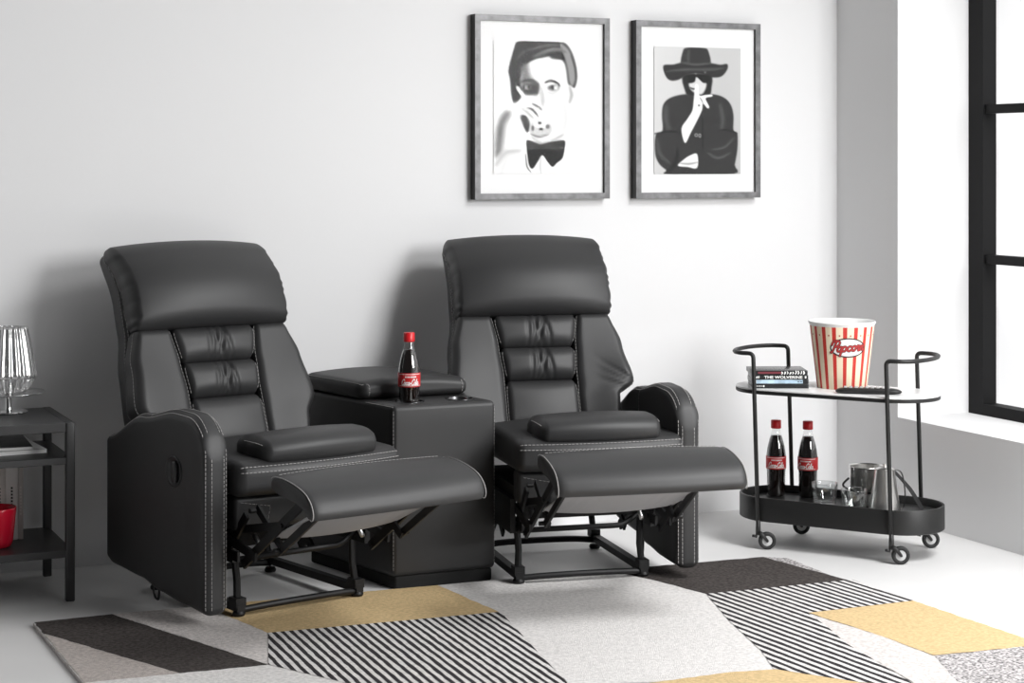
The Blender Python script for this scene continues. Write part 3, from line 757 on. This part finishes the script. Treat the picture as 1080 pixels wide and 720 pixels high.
def mag(label, x0,x1,y0,y1,z0,h,rz,cover):
    t = thing('magazine', label, 'magazine', ((x0+x1)/2,(y0+y1)/2,z0), rz, 'magazines on the table shelf')
    a, b = (x1-x0)/2, (y1-y0)/2
    bm = bmesh.new(); box(bm, -a+.001,a-.001,-b+.001,b-.001,.0008,h-.0008); link('pages', bm, M['paper'], t, smooth=False)
    bm = bmesh.new(); box(bm, -a,a,-b,b,0,.0008); box(bm, -a,a,-b,b,h-.0008,h); box(bm,-a-.0006,-a+.0006,-b,b,0,h); link('cover', bm, cover, t, smooth=False)
mx, my = gp(49, 476, .427)
mag('white covered magazine lying lowest on the upper shelf of the side table', mx-.24, mx-.01, my-.02, my+.26, .4252, .011, math.radians(4), M['paper'])
mag('dark covered magazine lying on the white one in the side table', mx-.25, mx-.035, my-.005, my+.255, .4364, .010, math.radians(-3), M['greycover'])

BXR = (.987, 5.865)
def book(label, dx, w, h, d, m):
    X, Y = BXR[0]-dx, BXR[1]
    t = thing('book', label, 'book', (X, Y, .1525), 0, 'books on the lower shelf')
    bm = bmesh.new(); box(bm, -w,0,0,d,0,h,bev=.002); cv = link('cover', bm, m, t, auto=30)
    bm = bmesh.new()
    for k in range(9):
        z = .075+k*.010; bx_ = [bm.verts.new((-w/2+a,-.0004,z+b)) for a,b in ((-.003,0),(.003,0),(.0026,.006),(-.003,.0065))]; bm.faces.new(bx_)
    link('spine_title', bm, M['darkink'] if m is not M['book3'] else M['book1'], cv, smooth=False)
    bm = bmesh.new(); box(bm, -w+.003,-.003,.002,d+.0006,h-.001,h+.0004); link('pages', bm, M['paper'], cv, smooth=False)
book('slim dark taupe book at the right end of the row on the lower shelf', 0, .016, .235, .15, M['book3'])
book('stone coloured book beside the slim taupe one on the lower shelf', .0165,   .036, .238, .15, M['book2'])
book('taupe cloth book with dark spine lettering, third from the right of the row', .053, .036, .238, .155, M['book1'])
book('pale book at the left edge of the picture behind the red pot', .0895, .036, .240, .155, M['book2'])

bm = bmesh.new(); lathe(bm, [(0,0),(.040,0),(.047,.004),(.052,.02),(.056,.055),(.060,.095),(.0615,.112),(.061,.118),(.058,.118),(.056,.108),(.050,.05),(.044,.012),(0,.01)], 44)
pot = link('red_pot', bm, M['pot']); tag(pot, 'glossy red pot standing before the books on the lower shelf', 'pot'); pot.location = (.891, 5.785, .1525)

# ------------------------------------------------------------------ pictures on the wall
def paint(w, h, nx, ny, bg, shapes, xr, yr, polyfn=None):
    """grey print: shapes are (grey, blur, polygon) in sketch units; returns verts, faces, greys"""
    xs = np.linspace(xr[0], xr[1], nx); ys = np.linspace(yr[0], yr[1], ny); X, Y = np.meshgrid(xs, ys)
    G = np.full(X.shape, float(bg)) if np.isscalar(bg) else bg(X, Y)
    for g, bl, pl in shapes:
        P = np.array([tuple(p)[:2] for p in catmull([(a,b,0) for a,b in pl], 4, True)]); n = len(P)
        inside = np.zeros(X.shape, bool); D = np.full(X.shape, 1e9)
        for i in range(n):
            (x1,y1),(x2,y2) = P[i], P[(i+1)%n]
            if abs(y2-y1) > 1e-9:
                c = ((y1 > Y) != (y2 > Y)) & (X < (x2-x1)*(Y-y1)/(y2-y1)+x1); inside ^= c
            dx, dy = x2-x1, y2-y1; L2 = dx*dx+dy*dy+1e-9
            t = np.clip(((X-x1)*dx+(Y-y1)*dy)/L2, 0, 1); D = np.minimum(D, np.hypot(X-x1-t*dx, Y-y1-t*dy))
        sdv = np.where(inside, D, -D); a = np.clip(sdv/bl*.5+.5, 0, 1); a = a*a*(3-2*a)
        G = G*(1-a)+g*a
    return G
def ellp(cx,cy,rx,ry,n=10): return [(cx+rx*math.cos(2*PI*k/n), cy+ry*math.sin(2*PI*k/n)) for k in range(n)]
def stroke(pts, w):
    l, r = [], []
    for i,(x,y) in enumerate(pts):
        a = pts[max(0,i-1)]; b = pts[min(len(pts)-1,i+1)]; d = math.hypot(b[0]-a[0], b[1]-a[1]); nx, ny = -(b[1]-a[1])/d*w, (b[0]-a[0])/d*w
        k = 1 if 0 < i < len(pts)-1 else .5
        l.append((x+nx*k,y+ny*k)); r.append((x-nx*k,y-ny*k))
    return l + r[::-1]
man = [
 (236,14,[(200,200),(420,180),(425,300),(420,480),(390,545),(250,560),(215,420)]),
 (48,7,[(158,200),(178,130),(200,97),(330,94),(400,97),(432,125),(455,180),(466,250),(455,300),(438,292),(424,280),(414,210),(396,178),(350,172),(330,158),(270,178),(236,200),(216,235),(206,275),(214,335),(182,376),(166,340),(160,270),(152,235)]),
 (150,10,[(385,100),(425,125),(448,180),(460,245),(448,292),(430,280),(420,215),(405,160)]),
 (120,7,stroke([(270,165),(320,140),(370,128),(410,140)],7)), (105,6,stroke([(255,135),(310,115),(370,110)],5)), (95,6,stroke([(190,180),(215,150),(250,130)],4)),
 (35,5,stroke([(300,170),(340,155),(385,150),(405,170)],4)), (80,6,stroke([(440,160),(456,210),(460,260)],4)),
 (125,16,[(210,215),(238,200),(250,250),(285,290),(282,335),(232,338),(212,300)]),
 (60,7,stroke([(208,282),(232,272),(262,275),(288,290)],6)), (55,9,[(218,295),(285,290),(284,328),(262,334),(225,330)]),
 (225,5,ellp(240,304,14,9)), (30,4,ellp(244,303,7,8)),
 (50,5,stroke([(318,282),(345,272),(370,280),(386,296)],5)), (120,8,ellp(356,304,26,13)), (235,4,ellp(366,304,11,8)), (30,4,ellp(350,303,8,9)),
 (190,10,stroke([(300,310),(308,360),(300,395)],8)), (205,8,stroke([(330,325),(352,328),(378,318)],5)),
 (170,10,stroke([(432,300),(440,335),(432,368)],7)), (225,20,stroke([(405,380),(415,450),(395,520)],12)),
 (244,8,[(92,690),(88,600),(96,520),(108,460),(134,412),(185,375),(235,345),(275,348),(300,380),(318,420),(350,450),(350,500),(320,535),(262,520),(232,540),(225,610),(240,692)]),
 (120,20,[(94,610),(96,520),(112,450),(140,415),(160,425),(136,480),(128,560),(116,600)]), (195,16,stroke([(100,650),(140,600),(200,590)],12)),
 (248,3,stroke([(190,300),(206,325),(228,352)],8)),
 (70,6,[(206,436),(226,430),(242,446),(250,480),(240,506),(226,492)]), (85,5,stroke([(240,398),(262,405),(285,432)],5)), (110,5,stroke([(262,378),(285,390),(302,404)],5)), (170,8,stroke([(215,400),(240,420),(262,440)],4)),
 (205,7,ellp(298,490,52,42)), (238,6,ellp(300,470,36,18)), (80,4,ellp(294,464,8,6)), (60,4,ellp(300,492,9,6)), (110,4,ellp(262,488,6,12)), (120,4,ellp(330,480,9,10)), (130,4,stroke([(256,515),(290,527),(330,515)],4)),
 (180,9,stroke([(262,530),(300,556),(350,545),(395,520)],6)),
 (40,4,[(234,546),(262,548),(302,560),(350,548),(406,543),(408,575),(398,622),(372,645),(352,662),(330,640),(306,610),(284,640),(262,670),(246,656),(238,610)]),
 (110,4,stroke([(230,610),(236,660),(252,684)],3)), (200,6,stroke([(300,620),(296,660),(300,690)],4)),
 (222,3,stroke([(511,100),(512,400),(511,690)],2)), (228,25,stroke([(150,620),(130,660),(120,690)],12)),
]
woman = [
 (52,5,[(212,100),(226,84),(268,80),(312,83),(327,98),(334,156),(270,170),(206,160)]),
 (46,5,[(126,166),(170,160),(212,150),(270,158),(336,150),(380,156),(411,152),(412,176),(386,208),(345,214),(310,202),(268,198),(226,206),(196,226),(160,232),(136,212)]),
 (84,6,stroke([(212,150),(268,158),(332,150)],5)), (78,8,stroke([(150,190),(210,182),(270,180),(340,178),(390,172)],6)), (75,10,stroke([(240,95),(236,120),(238,145)],6)),
 (36,6,[(216,206),(334,204),(340,262),(330,296),(288,300),(240,300),(222,276)]),
 (212,6,[(240,240),(262,214),(290,220),(316,238),(314,266),(296,292),(266,286),(244,266)]),
 (30,4,[(226,208),(326,206),(328,232),(306,240),(288,226),(272,212),(264,236),(236,240)]), (120,4,ellp(270,199,4,3)),(120,4,ellp(312,192,4,3)),
 (70,4,stroke([(244,262),(258,268),(272,266)],4)),
 (50,5,[(120,380),(128,336),(160,308),(226,292),(280,304),(336,290),(392,302),(426,334),(440,384),(440,452),(458,468),(458,540),(446,610),(438,652),(150,654),(138,634),(108,606),(90,560),(92,478),(122,456)]),
 (80,16,stroke([(140,350),(136,400),(150,450)],10)), (78,14,stroke([(380,340),(392,400),(386,450)],9)), (76,10,stroke([(100,500),(110,560),(150,600)],8)), (82,8,stroke([(330,560),(370,580),(420,560)],6)), (80,8,stroke([(350,540),(400,530),(440,490)],5)), (30,6,stroke([(95,470),(160,460),(205,470)],4)), (30,6,stroke([(370,455),(410,452),(452,466)],4)), (32,5,stroke([(300,400),(302,470),(300,540)],3)), (30,8,stroke([(190,540),(180,600),(150,640)],8)),
 (246,4,[(222,512),(206,448),(232,404),(254,366),(260,326),(264,280),(268,250),(280,250),(286,296),(312,294),(342,292),(342,301),(314,310),(330,346),(322,354),(302,334),(298,362),(276,410),(248,464)]),
 (120,3,ellp(284,342,5,5)), (150,3,stroke([(288,306),(296,318),(302,332)],3)),
 (238,4,[(190,614),(214,588),(244,568),(276,562),(276,624),(232,620)]), (150,6,stroke([(205,604),(240,606),(274,600)],4)),
 (150,3,ellp(272,476,8,8)), (50,3,ellp(272,476,4,4)), (160,3,ellp(288,478,6,9)), (50,3,ellp(288,478,3,4)),
]
def picture(label, X0, X1, Z0, Z1, shapes, bg, pr, xr, yr, nx, ny):
    t = thing('framed_picture', label, 'picture', ((X0+X1)/2, WY, Z0), 0, None); D = .042; ox = (X0+X1)/2
    fw = .021; a, b = X0-ox, X1-ox; H_ = Z1-Z0
    bm = bmesh.new()
    def mitre(p0, p1, q0, q1, mi):
        # a rail between outer corners p0,p1 and inner corners q0,q1 (x,z)
        F = [bm.verts.new((p[0],-D,p[1])) for p in (p0,p1,q1,q0)]; K = [bm.verts.new((p[0],-.001,p[1])) for p in (p0,p1,q1,q0)]
        bm.faces.new(F).material_index = 0; bm.faces.new(K[::-1])
        for i in range(4): bm.faces.new((F[i],K[i],K[(i+1)%4],F[(i+1)%4])).material_index = 1
    O = [(a,0),(b,0),(b,H_),(a,H_)]; I = [(a+fw,fw),(b-fw,fw),(b-fw,H_-fw),(a+fw,H_-fw)]
    for i in range(4): mitre(O[i],O[(i+1)%4],I[i],I[(i+1)%4],0)
    link('frame', bm, [M['frame'], M['frameside']], t, smooth=False)
    bm = bmesh.new(); box(bm, a+fw-.004, b-fw+.004, -.029, -.022, fw-.004, H_-fw+.004); mo = link('mount_board', bm, M['mount'], t, smooth=False)
    G = paint(0,0,nx,ny,bg,shapes,xr,yr)
    bm = bmesh.new(); lay = bm.verts.layers.float_color.new('ink'); V = []
    for j in range(ny):
        row = []
        for i in range(nx):
            v = bm.verts.new((lerp(pr[0]-ox,pr[1]-ox,i/(nx-1)), -.0320, lerp(pr[3]-Z0,pr[2]-Z0,j/(ny-1))))
            g = max(0,min(255,G[j,i]))/255; g = g/12.92 if g < .04 else ((g+.055)/1.055)**2.4; g = min(.87,g)
            v[lay] = (g,g,g,1); row.append(v)
        V.append(row)
    for j in range(ny-1):
        for i in range(nx-1): bm.faces.new((V[j][i],V[j][i+1],V[j+1][i+1],V[j+1][i]))
    link('print', bm, M['ink'], mo, smooth=False)
    bm = bmesh.new(); bm.faces.new([bm.verts.new(p) for p in ((a+fw-.003,-.037,fw-.003),(b-fw+.003,-.037,fw-.003),(b-fw+.003,-.037,H_-fw+.003),(a+fw-.003,-.037,H_-fw+.003))])
    link('glazing', bm, M['glazing'], t, smooth=False)
picture('framed black and white photograph of a man in a bow tie drinking from a glass', 2.566, 3.091, 1.166, 1.813, man, 248, (2.640,3.008,1.257,1.724), (86,516), (95,692), 150, 208)
picture('framed black and white photograph of a woman in a wide hat, finger raised', 3.198, 3.720, 1.165, 1.811, woman, lambda X,Y: 205-14*(Y-80)/570+8*np.cos((X-120)/90), (3.276,3.640,1.253,1.718), (85,473), (80,652), 140, 206)

# ------------------------------------------------------------------ rug
def clip_half(poly, nx, ny, c):
    out = []
    for i in range(len(poly)):
        p, q = poly[i], poly[(i+1)%len(poly)]; a = nx*p[0]+ny*p[1]-c; b = nx*q[0]+ny*q[1]-c
        if a >= 0: out.append(p)
        if (a >= 0) != (b >= 0): t = a/(a-b); out.append((p[0]+(q[0]-p[0])*t, p[1]+(q[1]-p[1])*t))
    return out
RZ = .012
bm = bmesh.new()
def pxp(l): return [gp(x,y,RZ) for x,y in l]
outline = pxp([(35,656),(118,647),(240,636.5),(400,623),(545,609.5),(690,596.5),(805,587),(832,588.5),(880,608),(963,633),(1082,673),(1160,700),(1215,722),(700,860),(150,765),(88,720)])
from mathutils.geometry import tessellate_polygon
def polyface(poly, z, mi):
    v = [bm.verts.new((x,y,z)) for x,y in poly]
    for tri in tessellate_polygon([[Vector((x,y,0)) for x,y in poly]]):
        try: bm.faces.new([v[i] for i in tri]).material_index = mi
        except ValueError: pass
    return v
def rounded_prism(poly):
    lo = [bm.verts.new((x,y,.0005)) for x,y in poly]; hi = [bm.verts.new((x,y,RZ-.001)) for x,y in poly]; n = len(poly)
    for i in range(n): bm.faces.new((lo[i],lo[(i+1)%n],hi[(i+1)%n],hi[i])).material_index = 6
    polyface(poly, RZ-.001, 0)
rounded_prism(outline)
def wob(poly, amp=.0025, step=.02):
    out = []
    for i in range(len(poly)):
        p, q = Vector(poly[i]), Vector(poly[(i+1)%len(poly)]); n = max(1,int((q-p).length/step)); d = (q-p).normalized() if (q-p).length > 0 else Vector((1,0)); nn = Vector((-d.y,d.x))
        for k in range(n):
            r = random.uniform(-amp,amp) if k else 0; out.append(tuple(p+(q-p)*k/n+nn*r))
    return out
PZ = 0.0
def patch(l, mi, z=RZ, w=True):
    poly = pxp(l)
    global PZ; PZ += .00012; polyface(wob(poly), z+PZ, mi)
    return poly
patch([(36,656),(118,647.3),(283,701),(190,710),(46,668)], 1)
patch([(46,668),(190,710),(88.5,720)], 2)
patch([(118,647.3),(214,639),(283,667),(284,701)], 6)
patch([(214,638.6),(462,617),(526,645),(283,667.5)], 3)
patch([(283,701),(190,710),(88.5,720),(150,764),(500,790),(376,721)], 0)
patch([(462,617.2),(640,601),(690,612),(745,626.5),(767,653),(803,687),(818,706),(690,719),(600,722),(528,646)], 0)
patch([(640,601.2),(805,587.3),(897,612.5),(745,626.5),(690,612)], 1)
patch([(805,587.3),(831,588.8),(880,608.2),(897,612.5)], 5)
patch([(852,646),(963,633.4),(1081,673),(1081,682),(985,691),(930,671)], 3)
patch([(852,647),(930,671),(985,692),(1012,722),(968,722),(892,679),(874,663)], 6)
patch([(985,692),(1081,682),(1160,700.5),(1213,722),(1012,722)], 5)
patch([(685,720.5),(770,709),(818,706),(908,720),(990,724),(1012,724),(1120,765),(700,850),(560,770)], 3)
def striped(l, a, b, pitch, duty=.5, z=RZ):
    poly = pxp(l); global PZ; PZ += .00012; polyface(poly, z+PZ, 0)
    A, B_ = gp(*a, RZ), gp(*b, RZ); d = (Vector(B_)-Vector(A)).normalized(); n = Vector((-d.y,d.x))
    cs = [n.x*x+n.y*y for x,y in poly]; c = math.floor(min(cs)/pitch)*pitch
    while c < max(cs):
        q = clip_half(poly, n.x, n.y, c); q = clip_half(q, -n.x, -n.y, -(c+pitch*duty)) if len(q) > 2 else []
        if len(q) > 2:
            polyface(wob(q, .0014, .03), z+PZ+.00006, 4)
        c += pitch
striped([(283,667.5),(528,645.5),(600,723),(376,723),(283,701)], (330,663), (396,720), .0240)
D9 = ((745,627), (892,680), .030)
striped([(745,626.5),(899,611.5),(964,633.6),(852,646.5)], *D9)
striped([(745,626.5),(852,646.5),(816,706),(803,687),(767,653)], *D9)
striped([(852,646.5),(874,662.5),(892,678.5),(968,724),(908,720),(818,706),(816,706)], *D9)
rug = link('rug', bm, RM, smooth=False); tag(rug, 'patchwork area rug with dark, gold, pale and striped patches on the floor', 'rug')

# ------------------------------------------------------------------ light
w = bpy.data.worlds.new('sky'); S.world = w; w.use_nodes = True; nt = w.node_tree; bg = nt.nodes['Background']
tc = nt.nodes.new('ShaderNodeTexCoord'); sp = nt.nodes.new('ShaderNodeSeparateXYZ'); mr = nt.nodes.new('ShaderNodeMapRange')
mr.inputs['From Min'].default_value = .05; mr.inputs['From Max'].default_value = .45; mr.inputs['To Min'].default_value = .06; mr.inputs['To Max'].default_value = 1.15; mr.clamp = True
nt.links.new(tc.outputs['Generated'], sp.inputs[0]); nt.links.new(sp.outputs['X'], mr.inputs[0]); nt.links.new(mr.outputs[0], bg.inputs['Strength']); bg.inputs[0].default_value = (1,1,1,1)
def area(name, loc, tgt, sx, sy, e, sp=180):
    l = bpy.data.lights.new(name, 'AREA'); l.shape = 'RECTANGLE'; l.size = sx; l.size_y = sy; l.energy = e; l.spread = math.radians(sp)
    o = bpy.data.objects.new(name, l); COL.objects.link(o); o.location = loc
    o.rotation_euler = (Vector(tgt)-Vector(loc)).to_track_quat('-Z','Y').to_euler(); return o
area('daylight', (4.5,.9,2.1), (1.3,5.0,.7), 1.6, 1.5, 205)
area('added_floor_fill', (3.8,3.4,2.7), (3.7,4.2,0), 1.0, 1.0, 50, 130)  # unseen fill lamp, added overhead to brighten the floor and rug at right
S.view_settings.view_transform = 'Standard'; S.view_settings.look = 'None'; S.view_settings.gamma = 1; S.view_settings.exposure = 0.0
S.view_settings.use_curve_mapping = False
S.cycles.use_denoising = True
